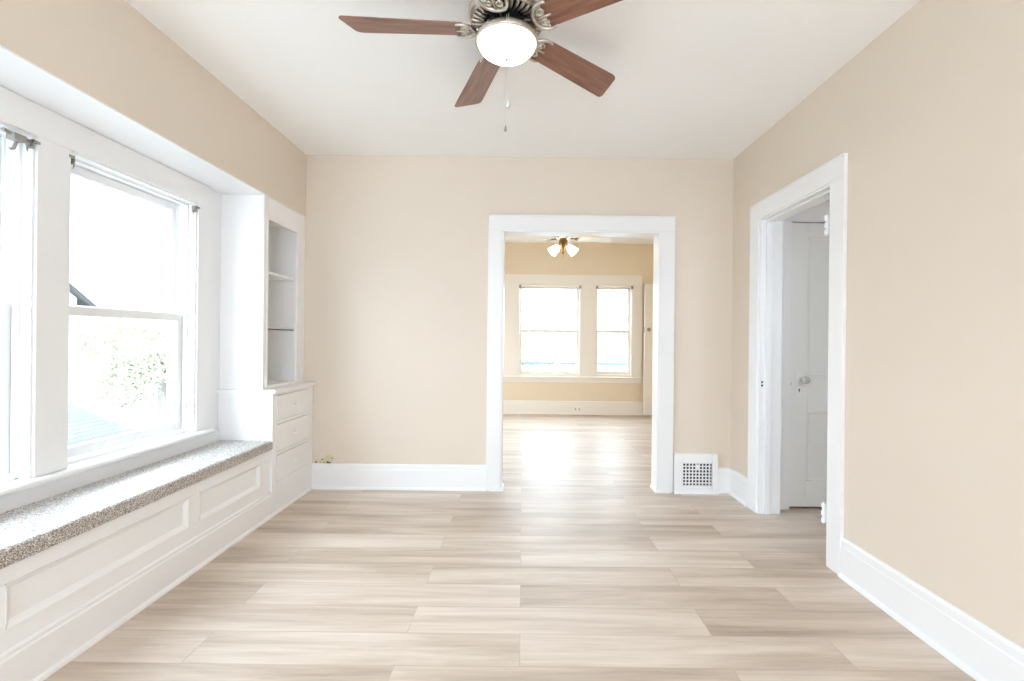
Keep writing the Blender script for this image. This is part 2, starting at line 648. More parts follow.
part(MB().box(XR + 0.026, XR + 0.066, DY1 - 0.024, DY1 - 0.012, 0, DZ - 0.024), 'door_stop', M['trim'], t3, 0.0015)
part(MB().box(XR + 0.026, XR + 0.066, DY0 + 0.012, DY0 + 0.024, 0, DZ - 0.024), 'door_stop', M['trim'], t3, 0.0015)
part(MB().box(XR + 0.026, XR + 0.066, DY0 + 0.012, DY1 - 0.012, DZ - 0.024, DZ - 0.012), 'door_stop', M['trim'], t3, 0.0015)
# hall-side casing
part(MB().box(HX, HX + 0.02, DY0 - 0.11, DY0, 0, DZ), 'side_casing', M['trim'], t3, 0.003)
part(MB().box(HX, HX + 0.02, DY0 - 0.11, DY1 + 0.09, DZ, DZ + 0.11), 'head_casing', M['trim'], t3, 0.003)
sp = part(MB().box(XR - 0.004, XR + 0.022, DY1 - 0.0135, DY1 - 0.012, 0.855, 0.925), 'strike_plate', M['hinge'], t3)
part(MB().box(XR + 0.002, XR + 0.014, DY1 - 0.0142, DY1 - 0.0135, 0.872, 0.886).box(XR + 0.002, XR + 0.014, DY1 - 0.0142, DY1 - 0.0135, 0.895, 0.908), 'strike_hole', M['dark'], t3)
for zc in (0.275, 1.80):
    h = MB()
    yh, xh = DY0 + 0.0165, XC - 0.004
    for k in range(3):
        za = zc - 0.05 + k * 0.038
        h.tube([(xh, yh, za), (xh, yh, za + 0.024)], 0.0105, 12)
    h.tube([(xh, yh, zc - 0.056), (xh, yh, zc + 0.056)], 0.004, 10)
    h.box(xh, XR + 0.03, DY0 + 0.012, DY0 + 0.0145, zc - 0.05, zc + 0.05)
    part(h, 'hinge', M['hinge'], t3)

# ---------------------------------------------------------------- hall door (door_1)
d1 = empty('door_1', (1.89, 3.2, 0))
struct(d1)
dl = MB()
DX0, DX1, DZ0, DZ1 = 1.891, 2.594, 0.016, 2.020
yf, yp = 3.212, 3.230
# slab with a rail-and-stile face
dl.box(DX0, DX1, yp, 3.251, DZ0, DZ1)
px0, px1 = DX0 + 0.118, DX1 - 0.118
panels = [(0.20, 0.685), (0.93, 1.915)]
dl.box(DX0, px0, yf, yp, DZ0, DZ1)
dl.box(px1, DX1, yf, yp, DZ0, DZ1)
zz = [DZ0] + [v for p_ in panels for v in p_] + [DZ1]
for a, b in zip(zz[0::2], zz[1::2]):
    dl.box(px0, px1, yf, yp, a, b)
leaf = part(dl, 'door_leaf', M['door'], d1, 0.003)
for (a, b) in panels:
    fr = MB()
    w = 0.014
    for (x0, x1, z0, z1) in ((px0, px0 + w, a, b), (px1 - w, px1, a, b), (px0 + w, px1 - w, a, a + w), (px0 + w, px1 - w, b - w, b)):
        fr.box(x0, x1, yf + 0.008, yp + 0.001, z0, z1)
    part(fr, 'panel_moulding', M['door'], d1, 0.004)
es = MB()
ex, ez = DX0 + 0.060, 0.885
es.box(ex - 0.027, ex + 0.027, yf - 0.004, yf, ez - 0.095, ez + 0.09)
plate = part(es, 'escutcheon', M['hinge'], d1, 0.003)
kn = MB().lathe([(0, 0.058), (0.016, 0.056), (0.027, 0.046), (0.028, 0.036), (0.018, 0.024), (0.010, 0.018), (0.010, 0.008), (0.018, 0.004), (0.018, 0), (0, 0)], 12,
                Matrix.Translation((ex + 0.022, yf - 0.004, ez + 0.03)) @ Matrix.Rotation(R(90), 4, 'X'))
part(kn, 'glass_knob', M['crystal'], d1)
part(MB().lathe([(0, 0.001), (0.006, 0.001), (0.006, 0), (0, 0)], 12, Matrix.Translation((ex, yf - 0.004, ez - 0.042)) @ Matrix.Rotation(R(90), 4, 'X'))
     .box(ex - 0.003, ex + 0.003, yf - 0.005, yf - 0.004, ez - 0.06, ez - 0.042), 'keyhole', M['dark'], d1)
# frame round the hall door
t4 = empty('trim_4', (1.885, 3.2, 0))
struct(t4)
part(MB().box(HX + 0.001, 1.886, 3.197, 3.224, 0, 2.027), 'side_casing', M['trim'], t4, 0.003)
part(MB().box(2.599, 2.71, 3.197, 3.224, 0, 2.027), 'side_casing', M['trim'], t4, 0.003)
part(MB().box(HX + 0.001, 2.71, 3.197, 3.224, 2.027, 2.145), 'head_casing', M['trim'], t4, 0.003)
part(MB().box(HX + 0.001, 2.72, 3.188, 3.224, 2.145, 2.17), 'cap_moulding', M['trim'], t4, 0.003)
part(MB().box(1.885, 2.6, 3.252, 3.34, 0.0, 2.027), 'closet_back', M['dark'], t4)
part(MB().box(1.8855, 1.8895, 3.199, 3.204, ez - 0.01, ez + 0.012), 'latch', M['old_metal'], t4)


# ---------------------------------------------------------------- double-hung windows
def sash_x(root, name, xa, xb, y0, y1, z0, z1, st, top, bot, mat):
    """sash standing in a yz plane between xa (inner face) and xb"""
    mb = MB()
    mb.box(xb, xa, y0, y0 + st, z0, z1)
    mb.box(xb, xa, y1 - st, y1, z0, z1)
    mb.box(xb, xa, y0 + st, y1 - st, z0, z0 + bot)
    mb.box(xb, xa, y0 + st, y1 - st, z1 - top, z1)
    s = part(mb, name, mat, root, 0.004)
    xm = (xa + xb) / 2
    g = MB().box(xm - 0.002, xm + 0.002, y0 + st - 0.006, y1 - st + 0.006, z0 + bot - 0.006, z1 - top + 0.006)
    p = g.build('glass_pane', M['glass'])
    p.parent = s
    return s


for i, (a, b) in enumerate(WIN):
    w = empty('window_%d' % (i + 1), (XL, (a + b) / 2, WZ0))
    struct(w)
    fr = MB()   # jamb liners, head and outer sill
    fr.box(XL - 0.15, XL + 0.012, a, a + 0.010, WZ0, WZ1)
    fr.box(XL - 0.15, XL + 0.012, b - 0.010, b, WZ0, WZ1)
    fr.box(XL - 0.15, XL + 0.012, a + 0.010, b - 0.010, WZ1 - 0.010, WZ1)
    fr.box(XL - 0.17, XL - 0.045, a + 0.010, b - 0.010, WZ0, WZ0 + 0.008)
    part(fr, 'window_frame', M['trim'], w, 0.002)
    st = MB()   # stop beads in front of the lower sash and between the sashes
    for (y0, y1) in ((a + 0.010, a + 0.021), (b - 0.021, b - 0.010)):
        st.box(XL - 0.054, XL - 0.030, y0, y1, WZ0 + 0.008, WZ1 - 0.010)
        st.box(XL - 0.100, XL - 0.094, y0, y1, WZ0 + 0.008, WZ1 - 0.010)
    st.box(XL - 0.054, XL - 0.030, a + 0.021, b - 0.021, WZ1 - 0.022, WZ1 - 0.010)
    st.box(XL - 0.058, XL - 0.030, a + 0.021, b - 0.021, WZ0, WZ0 + 0.016)
    part(st, 'stop_bead', M['trim'], w, 0.002)
    sash_x(w, 'lower_sash', XL - 0.058, XL - 0.093, a + 0.012, b - 0.012, WZ0 + 0.022, 1.310, 0.040, 0.045, 0.050, M['vinyl_sash'])
    sash_x(w, 'upper_sash', XL - 0.101, XL - 0.136, a + 0.012, b - 0.012, 1.274, WZ1 - 0.012, 0.040, 0.045, 0.042, M['vinyl_sash'])

# white casing boards between and over the windows
XCs = XL + 0.022
t5 = empty('trim_5', (XL, 2.0, WZ0))
struct(t5)
cas = [(BAY0, 0.147), (0.923, 1.061), (1.837, 1.974), (2.75, 2.868)]
for (a, b) in cas:
    part(MB().box(XL, XCs, a, b, WZ0 + 0.004, WZ1), 'side_casing', M['trim'], t5, 0.003)
part(MB().box(XL, XCs, BAY0, 2.868, WZ1, ZS - 0.001), 'head_casing', M['trim'], t5, 0.003)
part(MB().box(XL, XL + 0.018, BAY0, 2.975, 0.48, 0.570), 'apron', M['trim'], t5, 0.002)
t6 = MB().prism([(XL - 0.028, 0.570), (XL + 0.048, 0.570), (XL + 0.056, 0.576), (XL + 0.058, 0.584), (XL + 0.056, 0.592), (XL + 0.048, 0.598), (XL - 0.028, 0.598)],
                BAY0, 2.865, 'y').build('trim_6', M['trim'])
struct(t6)


def bracket(name, x, y, z, s, label, roller=False):
    """old roller-shade bracket screwed to the casing edge"""
    r = empty(name, (x, y, z))
    tag(r, label, 'bracket', 'old shade brackets on the bay windows')
    p = MB()
    p.box(x - 0.030, x + 0.004, y - 0.0015 * s, y + 0.0015 * s, z - 0.030, z + 0.008)
    p.box(x - 0.006, x + 0.004, y - 0.0015 * s, y + 0.024 * s, z - 0.006, z + 0.006)
    part(p, 'plate', M['old_metal'], r, 0.001)
    part(MB().lathe([(0, 0), (0.010, 0.001), (0.012, 0.006), (0.007, 0.009), (0, 0.009)], 12,
                    Matrix.Translation((x - 0.014, y - 0.002 * s, z - 0.012)) @ Matrix.Rotation(R(90 * s), 4, 'X')), 'socket', M['old_metal'], r)
    part(MB().tube([(x - 0.012, y - 0.010 * s, z - 0.018), (x - 0.012, y - 0.013 * s, z - 0.034), (x - 0.014, y - 0.008 * s, z - 0.044)], 0.003, 6), 'clip', M['old_metal'], r)
    if roller:
        part(MB().box(x - 0.026, x + 0.008, y - 0.075, y - 0.03, z - 0.022, z + 0.004)
             .tube([(x - 0.010, y - 0.012, z - 0.002), (x - 0.008, y - 0.10, z + 0.004)], 0.007, 8)
             .tube([(x - 0.010, y - 0.05, z - 0.02), (x - 0.012, y - 0.06, z - 0.055), (x - 0.012, y - 0.075, z - 0.06)], 0.006, 8), 'catch', M['old_metal'], r, 0.002)
    return r


bracket('shade_bracket', XCs - 0.002, 1.974 + 0.014, 1.952, -1, 'grey shade bracket at the top left corner of the window nearest the bookcase')
bracket('shade_bracket', XCs - 0.002, 2.75 - 0.014, 1.952, 1, 'grey shade bracket at the top right corner of the window nearest the bookcase')
bracket('shade_bracket', XCs - 0.002, 1.837 - 0.014, 1.952, 1, 'tangled grey shade bracket on the window cut by the left photo edge', True)

# ---------------------------------------------------------------- window bench
bn = empty('window_bench', (-1.8, 1.35, 0))
tag(bn, 'long white panelled window bench with speckled carpet top under the left windows', 'bench')
BY1 = 2.974
XP = XF - 0.014                               # rail-and-stile face
front = MB()
front.box(XP - 0.034, XP - 0.012, BAY0, BY1, 0.0, 0.452)             # panel plane
rz0, rz1 = 0.232, 0.378
front.box(XP - 0.012, XP, BAY0, BY1, 0.165, rz0)
front.box(XP - 0.012, XP, BAY0, BY1, rz1, 0.452)
pan = [(-0.15, 0.55), (0.64, 1.36), (1.455, 2.25), (2.33, 2.86)]
edges = [BAY0] + [v for p_ in pan for v in p_] + [BY1]
for a, b in zip(edges[0::2], edges[1::2]):
    front.box(XP - 0.012, XP, a, b, rz0, rz1)
part(front, 'front_board', M['built_in'], bn, 0.002)
for (a, b) in pan:
    w = 0.022
    fr = MB()
    def bead(y0, y1, z0, z1, horiz, flip):
        # sloped moulding from the rail face down to the panel
        if horiz:
            zi, zo = (z1, z0) if not flip else (z0, z1)
            fr.prism([(XP - 0.012, zo), (XP + 0.003, zo), (XP - 0.002, (zo * 0.6 + zi * 0.4)), (XP - 0.0115, zi)], y0, y1, 'y')
        else:
            yi, yo = (y1, y0) if not flip else (y0, y1)
            fr.prism([(XP - 0.012, yo), (XP + 0.003, yo), (XP - 0.002, (yo * 0.6 + yi * 0.4)), (XP - 0.0115, yi)], z0, z1, 'z')
    bead(a, b, rz0, rz0 + w, True, False)
    bead(a, b, rz1 - w, rz1, True, True)
    bead(a, a + w, rz0, rz1, False, False)
    bead(b - w, b, rz0, rz1, False, True)
    part(fr, 'panel_moulding', M['built_in'], bn)
pl = MB().prism([(XP - 0.034, 0), (XF + 0.012, 0), (XF + 0.012, 0.006), (XF + 0.009, 0.014), (XF, 0.02), (XF, 0.140), (XF - 0.004, 0.146), (XF - 0.004, 0.158), (XF - 0.012, 0.166), (XP - 0.034, 0.166)], BAY0, BY1, 'y')
part(pl, 'plinth', M['built_in'], bn)
part(MB().box(XL + 0.018, XP - 0.012, BAY0, BY1, 0.452, 0.470), 'seat_board', M['built_in'], bn)


def carpet():
    bm = bmesh.new()
    xb, xf = XL + 0.019, XF + 0.004
    zt, zb = 0.497, 0.440
    rr = 0.022
    prof = []
    n1 = 46
    for i in range(n1):
        prof.append((xb + (xf - rr - xb) * i / n1, zt))
    for i in range(9):
        a = R(90 - 90 * i / 8)
        prof.append((xf - rr + rr * math.cos(a), zt - rr + rr * math.sin(a)))
    for i in range(1, 6):
        prof.append((xf - 0.001 * i * 0.5, zt - rr - (zt - rr - zb) * i / 5))
    prof.append((xf - 0.022, zb - 0.001))
    ny = 620
    y0, y1 = 0.2, BY1 - 0.002
    rows = []
    rnd = random.Random(3)
    for j in range(ny + 1):
        y = y0 + (y1 - y0) * j / ny
        row = []
        for k, (x, z) in enumerate(prof):
            d = rnd.uniform(-0.0016, 0.0026)
            row.append(bm.verts.new((x + d * (1 if k > n1 else 0.2), y + rnd.uniform(-.001, .001), z + d)))
        rows.append(row)
    for a, b in zip(rows, rows[1:]):
        for k in range(len(prof) - 1):
            bm.faces.new((a[k], a[k + 1], b[k + 1], b[k]))
    m = MB()
    m.bm.free()
    m.bm = bm
    return m


part(carpet(), 'carpet_top', M['carpet'], bn, 0, True)

# ---------------------------------------------------------------- drawer cabinet, countertop, bookcase
CY0, CY1 = 2.976, YB - 0.003
dc = empty('drawer_cabinet', (-1.8, 3.26, 0))
tag(dc, 'low white built-in cabinet with three drawers at the end of the window bench', 'cabinet')
DR = [(0.213, 0.385), (0.412, 0.590), (0.617, 0.785)]
dy0, dy1 = 3.03, 3.478
case = MB()
case.box(XL + 0.001, XF, CY0, CY0 + 0.02, 0, 0.806)                 # side seen over the bench
case.box(XF - 0.02, XF, CY0 + 0.02, dy0 - 0.005, 0, 0.806)          # stiles
case.box(XF - 0.02, XF, dy1 + 0.003, CY1, 0, 0.806)
zs = [0.0] + [v for (a, b) in DR for v in (a - 0.003, b + 0.003)] + [0.806]
for a, b in zip(zs[0::2], zs[1::2]):
    case.box(XF - 0.02, XF, dy0 - 0.003, dy1 + 0.003, a, b)
part(case, 'case', M['built_in'], dc, 0.002)
part(MB().box(XF - 0.05, XF - 0.022, CY0 + 0.021, CY1, 0.02, 0.80), 'case_back', M['dark'], dc)  # dark sheet close behind the drawers, shade of the gaps in its colour
part(MB().prism([(XF, 0), (XF + 0.012, 0), (XF + 0.012, 0.006), (XF + 0.009, 0.014), (XF, 0.02)], CY0, CY1, 'y'), 'shoe_moulding', M['built_in'], dc)
part(MB().box(-1.93, -1.80, CY0 - 0.014, CY0, 0.770, 0.780), 'cleat', M['built_in'], dc, 0.001)  # thin strip standing proud of the cabinet side
for (a, b) in DR:
    d = part(MB().box(XF - 0.018, XF + 0.004, dy0, dy1, a, b), 'drawer', M['built_in'], dc, 0.004)
    k = MB().lathe([(0, 0.024), (0.009, 0.023), (0.0135, 0.018), (0.012, 0.012), (0.006, 0.007), (0.006, 0), (0, 0)], 16,
                   Matrix.Translation((XF + 0.004, (dy0 + dy1) / 2, (a + b) / 2)) @ Matrix.Rotation(R(90), 4, 'Y')).build('knob', M['built_in'], None, 0, True)
    k.parent = d

ct = MB().prism([(XL + 0.001, 0.806), (XF + 0.018, 0.806), (XF + 0.026, 0.812), (XF + 0.027, 0.822), (XF + 0.022, 0.830), (XL + 0.001, 0.830)], CY0 - 0.020, CY1, 'y').build('countertop', M['built_in'])
tag(ct, 'thin white countertop lying between the drawer cabinet and the open bookcase', 'countertop')

bc = empty('bookcase', (-1.85, 3.26, 0.83))
tag(bc, 'tall white open bookcase with two shelves standing on the corner countertop', 'bookcase')
bz0, bz1 = 0.8305, ZS - 0.001
by0 = 2.985
cs = MB()
cs.box(XL + 0.001, XH - 0.018, by0, by0 + 0.022, bz0, bz1)
cs.box(XL + 0.001, XH - 0.018, 3.455, CY1, bz0, bz1)
cs.box(XL + 0.001, XL + 0.012, by0 + 0.022, 3.455, bz0, bz1)
cs.box(XL + 0.012, XH - 0.018, by0 + 0.022, 3.455, bz0, bz0 + 0.014)
cs.box(XL + 0.012, XH - 0.018, by0 + 0.022, 3.455, bz1 - 0.10, bz1)
part(cs, 'case', M['built_in'], bc, 0.002)
oy0, oy1, oz0, oz1 = 3.032, 3.418, 0.850, 1.958
ff = MB()
ff.box(XH - 0.018, XH, by0, oy0, bz0, bz1)
ff.box(XH - 0.018, XH, oy1, CY1, bz0, bz1)
ff.box(XH - 0.018, XH, oy0, oy1, bz0, oz0)
ff.box(XH - 0.018, XH, oy0, oy1, oz1, bz1)
part(ff, 'face_frame', M['built_in'], bc, 0.002)
bd = MB()
for (y0, y1, z0, z1) in ((oy0 - 0.012, oy0, oz0 - 0.01, oz1 + 0.012), (oy1, oy1 + 0.012, oz0 - 0.01, oz1 + 0.012), (oy0, oy1, oz1, oz1 + 0.012)):
    bd.box(XH, XH + 0.005, y0, y1, z0, z1)
part(bd, 'bead', M['built_in'], bc, 0.0015)
for z in (1.24, 1.62):
    sh = part(MB().box(XL + 0.012, XH - 0.022, by0 + 0.022, 3.455, z - 0.018, z), 'shelf', M['built_in'], bc, 0.002)
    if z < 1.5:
        se = MB().box(XH - 0.022, XH - 0.0185, by0 + 0.022, 3.455, z - 0.017, z - 0.007).build('shelf_edge', M['raw_edge'])  # thin dark strip along the lower shelf front
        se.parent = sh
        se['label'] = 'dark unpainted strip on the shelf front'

# peeled paint above the left end of the baseboard: wear on the wall itself
pp = MB()
x0 = -1.50
pp.prism([(-1.585, 0.197), (-1.50, 0.197), (-1.475, 0.205), (-1.472, 0.245), (-1.49, 0.262), (-1.525, 0.258), (-1.535, 0.236), (-1.575, 0.228)], YB - 0.0012, YB, 'y')
pk = part(pp, 'peeled_patch', M['plaster'], bpy.data.objects['wall_back'])
ch = MB()
for (cx, cz, s) in ((-1.605, 0.205, 0.009), (-1.556, 0.226, 0.007), (-1.513, 0.202, 0.014), (-1.495, 0.2, 0.007), (-1.598, 0.222, 0.004), (-1.478, 0.235, 0.006), (-1.54, 0.203, 0.005)):
    ch.prism([(cx - s, cz - s * .6), (cx + s * .8, cz - s * .7), (cx + s, cz + s * .3), (cx - s * .2, cz + s * .8)], YB - 0.0024, YB - 0.0012, 'y')
part(ch, 'paint_chip', M['chip'], bpy.data.objects['wall_back'])

# ---------------------------------------------------------------- wall register
vr = empty('wall_register', (1.347, YB, 0))
tag(vr, 'white wall heating register with square grid between the wide doorway and right corner', 'vent')
vx0, vx1, vz0, vz1 = 1.180, 1.516, 0.0, 0.308
gx0, gx1, gz0, gz1 = 1.243, 1.475, 0.058, 0.236
vb = MB()
vy0, vy1 = YB - 0.040, YB - 0.001
vb.box(vx0, gx0, vy0, vy1, vz0, vz1)
vb.box(gx1, vx1, vy0, vy1, vz0, vz1)
vb.box(gx0, gx1, vy0, vy1, vz0, gz0)
vb.box(gx0, gx1, vy0, vy1, gz1, vz1)
part(vb, 'register_frame', M['trim'], vr, 0.004)
gr = MB()
nx, nz = 9, 7
cw, chh = (gx1 - gx0) / nx, (gz1 - gz0) / nz
bw = 0.0085
for i in range(nx + 1):
    x = gx0 + i * cw
    gr.box(max(x - bw / 2, gx0), min(x + bw / 2, gx1), vy0 + 0.001, vy0 + 0.007, gz0, gz1)
for j in range(nz + 1):
    z = gz0 + j * chh
    gr.box(gx0, gx1, vy0 + 0.0015, vy0 + 0.0065, max(z - bw / 2, gz0), min(z + bw / 2, gz1))
part(gr, 'grille', M['trim'], vr)
part(MB().box(gx0 + 4 * cw + 0.004, gx0 + 5 * cw - 0.002, vy0 - 0.006, vy0 + 0.002, gz1 - 1.7 * chh, gz1 - 0.4 * chh), 'damper_lever', M['trim'], vr, 0.002)
part(MB().box(gx0, gx1, vy1 - 0.006, vy1 - 0.001, gz0, gz1), 'duct', M['dark'], vr)  # dark sheet behind the grille, shade of its holes in the colour
part(MB().prism([(vy0, 0), (vy0 - 0.012, 0), (vy0 - 0.012, 0.006), (vy0 - 0.009, 0.013), (vy0, 0.018)], vx0, vx1 + 0.002, 'x'), 'shoe_moulding', M['trim'], vr)

# ---------------------------------------------------------------- ceiling fan, main room
def blade_mesh(r0, r1, w0, w1, th, pitch, ang, skew=0.03):
    """blade along +x then turned; outline with rounded, slanted tip"""
    pts = []
    n = 10
    pts.append((r0, -w0 / 2))
    pts.append((r0 + 0.03, -w0 / 2 - 0.002))
    rc = 0.03
    # lower tip corner (shorter), upper tip corner (longer) -> slanted tip
    for k in range(6):
        a = R(-90 + 80 * k / 5)
        pts.append((r1 - skew - rc * 1.2 + rc * 1.2 * math.cos(a), -w1 / 2 + rc * 0.8 + rc * 0.8 * math.sin(a)))
    for k in range(6):
        a = R(0 + 90 * k / 5)
        pts.append((r1 - 0.015 + 0.015 * math.cos(a), w1 / 2 - 0.02 + 0.02 * math.sin(a)))
    pts.append((r0 + 0.03, w0 / 2 + 0.002))
    pts.append((r0, w0 / 2))
    mb = MB()
    mb.prism(pts, -th / 2, th / 2, 'z')
    return mb


FANX, FANY, FZ = -0.079, 1.86, 2.44
fan = empty('ceiling_fan', (FANX, FANY, HC))
tag(fan, 'nickel ceiling fan with five rosewood blades and lit bowl over the empty room', 'ceiling fan')
LZ = lambda z: z - HC        # local heights


def fpart(mb, name, mat, parent=fan, bevel=0.0, smooth=False):
    o = mb.build(name, mat, None, bevel, smooth)
    o.parent = parent
    return o


fpart(MB().lathe([(0, LZ(2.60)), (0.135, LZ(2.60)), (0.148, LZ(2.592)), (0.152, LZ(2.57)), (0.143, LZ(2.555)), (0.146, LZ(2.535)), (0.156, LZ(2.52)), (0.158, LZ(2.492)), (0.150, LZ(2.478)), (0.140, LZ(2.474)), (0.090, LZ(2.476)), (0.090, LZ(2.50)), (0, LZ(2.50))], 56), 'motor_housing', M['nickel'], fan, 0, True)
# vented underside: dark plate with radial nickel ribs
fpart(MB().lathe([(0.086, LZ(2.4735)), (0.139, LZ(2.4715)), (0.139, LZ(2.4725)), (0.086, LZ(2.4745))], 48), 'vent_plate', M['black_metal'])
ribs = MB()
for k in range(36):
    a = 2 * math.pi * k / 36
    ca, sa = math.cos(a), math.sin(a)
    ribs.tube([(0.088 * ca, 0.088 * sa, LZ(2.468)), (0.118 * ca, 0.118 * sa, LZ(2.464)), (0.140 * ca, 0.140 * sa, LZ(2.470))], [0.0042, 0.0068, 0.0075], 7)
fpart(ribs, 'vent_ribs', M['nickel'])
fpart(MB().lathe([(0.150, LZ(2.472)), (0.146, LZ(2.464)), (0.139, LZ(2.466)), (0.141, LZ(2.474))], 56), 'trim_ring', M['nickel'], fan, 0, True)
fpart(MB().lathe([(0.0, LZ(2.48)), (0.085, LZ(2.478)), (0.085, LZ(2.452)), (0.074, LZ(2.446)), (0.0, LZ(2.446))], 40), 'hub', M['black_metal'])
fpart(MB().lathe([(0.0, LZ(2.446)), (0.046, LZ(2.446)), (0.052, LZ(2.438)), (0.052, LZ(2.424)), (0.06, LZ(2.416)), (0, LZ(2.416))], 32), 'switch_housing', M['nickel'], fan, 0, True)
fpart(MB().lathe([(0.05, LZ(2.428)), (0.085, LZ(2.426)), (0.118, LZ(2.414)), (0.127, LZ(2.402)), (0.129, LZ(2.388)), (0.125, LZ(2.383)), (0.119, LZ(2.385)), (0.119, LZ(2.404)), (0.09, LZ(2.412)), (0.05, LZ(2.415))], 56), 'fitter_ring', M['nickel'], fan, 0, True)
bowl = []
for k in range(13):
    a = R(90 * k / 12)
    bowl.append((0.1185 * math.cos(a), LZ(2.390 - 0.066 * math.sin(a))))
fpart(MB().lathe([(0.1185, LZ(2.398))] + bowl, 48), 'light_bowl', M['bowl'], fan, 0, True)
fpart(MB().lathe([(0, LZ(2.3255)), (0.006, LZ(2.3245)), (0.007, LZ(2.320)), (0.003, LZ(2.316)), (0, LZ(2.3155))], 14), 'finial', M['nickel'], fan, 0, True)

ANG = [R(a) for a in (182.5, 111.5, 40, -32, -104.5)]
bz = LZ(FZ)
for k, a in enumerate(ANG):
    bmb = blade_mesh(0.178, 0.658, 0.112, 0.142, 0.006, R(-13), a)
    bl = fpart(bmb, 'blade', M['rosewood'], fan, 0.002)
    bl.location = (0, 0, bz)
    bl.rotation_euler = (R(-13), 0, a)
    T = Matrix.Translation((0, 0, bz)) @ Matrix.Rotation(a, 4, 'Z')
    P = Matrix.Rotation(R(-13), 4, 'X')
    ir = MB()
    def tp(pts, r, seg=7):
        ir.tube([T @ Vector(p) for p in pts], r, seg)
    # stem rising to the hub
    tp([(0.070, 0, 0.018), (0.095, 0, 0.010), (0.118, 0, -0.002), (0.142, 0, -0.008)], [0.009, 0.007, 0.006, 0.006])
    # crescent that clasps the blade root, and the open scrollwork within it
    cres, scroll = [], []
    for q in range(17):
        t = R(-112 + 224 * q / 16)
        cres.append(tuple(P @ Vector((0.186 - 0.056 * math.cos(t), 0.058 * math.sin(t), -0.009))))
    tp(cres, [0.005 + 0.004 * math.sin(math.pi * q / 16) for q in range(17)])
    for sgn in (1, -1):
        sc = []
        for q in range(15):
            t = R(360 * q / 14)
            rr = 0.017 - 0.0006 * q
            sc.append(tuple(P @ Vector((0.168 + rr * math.cos(t), sgn * (0.021 + rr * math.sin(t)), -0.009))))
        tp(sc, 0.0045, 7)
    tp([tuple(P @ Vector(p)) for p in ((0.140, 0, -0.009), (0.165, 0, -0.009), (0.205, 0, -0.008))], [0.006, 0.005, 0.004])
    ib = ir.build('blade_iron', M['nickel'], None, 0, True)
    ib.parent = fan
# pull chains with fobs
def chain(x, y, z0, z1, fob, mat):
    c = MB()
    z = z0
    c.tube([(x, y, LZ(z0)), (x, y, LZ(z1))], 0.0008, 6)
    while z > z1:
        c.lathe([(0, 0.0019), (0.0016, 0.001), (0.0016, -0.001), (0, -0.0019)], 6, Matrix.Translation((x, y, LZ(z))))
        z -= 0.0048
    ch_ = fpart(c, 'pull_chain', M['chain'])
    f = MB().lathe(fob, 16, Matrix.Translation((x, y, LZ(z1)))).build('fob', mat, None, 0, True)
    f.parent = ch_
chain(0.012, -0.138, 2.41, 2.072, [(0, 0.006), (0.006, 0.003), (0.0098, -0.004), (0.0098, -0.010), (0.006, -0.017), (0, -0.020)], M['crystal'])
chain(0.004, -0.132, 2.41, 1.985, [(0, 0.006), (0.003, 0.003), (0.004, -0.004), (0.006, -0.012), (0.003, -0.018), (0, -0.020)], M['old_metal'])

# ---------------------------------------------------------------- far room: windows
FYC = FARY - 0.022
for i, (a, b, z0, z1) in enumerate(FW):
    w = empty('window_%d' % (i + 4), ((a + b) / 2, FARY, z0))
    struct(w)
    fr = MB()
    for (xx0, xx1) in ((a, a + 0.012), (b - 0.012, b)):
        fr.box(xx0, xx1, FARY - 0.012, FARY + 0.15, z0, z1)
    fr.box(a + 0.012, b - 0.012, FARY - 0.012, FARY + 0.15, z1 - 0.012, z1)
    fr.box(a + 0.012, b - 0.012, FARY + 0.03, FARY + 0.17, z0, z0 + 0.012)
    part(fr, 'window_frame', M['cream_trim'], w, 0.002)
    zm = 1.31
    for nm, ya, za, zb in (('lower_sash', FARY + 0.045, z0 + 0.014, zm + 0.02), ('upper_sash', FARY + 0.085, zm - 0.02, z1 - 0.012)):
        s = MB()
        st = 0.036
        x0, x1 = a + 0.014, b - 0.014
        s.box(x0, x0 + st, ya, ya + 0.035, za, zb)
        s.box(x1 - st, x1, ya, ya + 0.035, za, zb)
        s.box(x0 + st, x1 - st, ya, ya + 0.035, za, za + 0.045)
        s.box(x0 + st, x1 - st, ya, ya + 0.035, zb - 0.042, zb)
        so = part(s, nm, M['cream_trim'], w, 0.003)
        g = MB().box(x0 + st - 0.005, x1 - st + 0.005, ya + 0.015, ya + 0.019, za + 0.04, zb - 0.037).build('glass_pane', M['glass'])
        g.parent = so
t7 = empty('trim_7', (0.4, FARY, 0.6))
struct(t7)
for (a, b) in ((-1.09, -0.95), (-0.38, -0.07), (0.90, 1.14), (1.715, 1.872)):
    part(MB().box(a, b, FYC, FARY, 0.598, 2.04), 'side_casing', M['cream_trim'], t7, 0.003)
part(MB().box(-1.09, 1.872, FYC, FARY, 2.04, 2.20), 'head_casing', M['cream_trim'], t7, 0.003)
part(MB().box(-1.10, 1.875, FARY - 0.012, FARY, 0.50, 0.572), 'apron', M['cream_trim'], t7, 0.003)
part(MB().box(-1.11, 1.880, FARY - 0.055, FARY + 0.03, 0.572, 0.598), 'stool', M['cream_trim'], t7, 0.005)
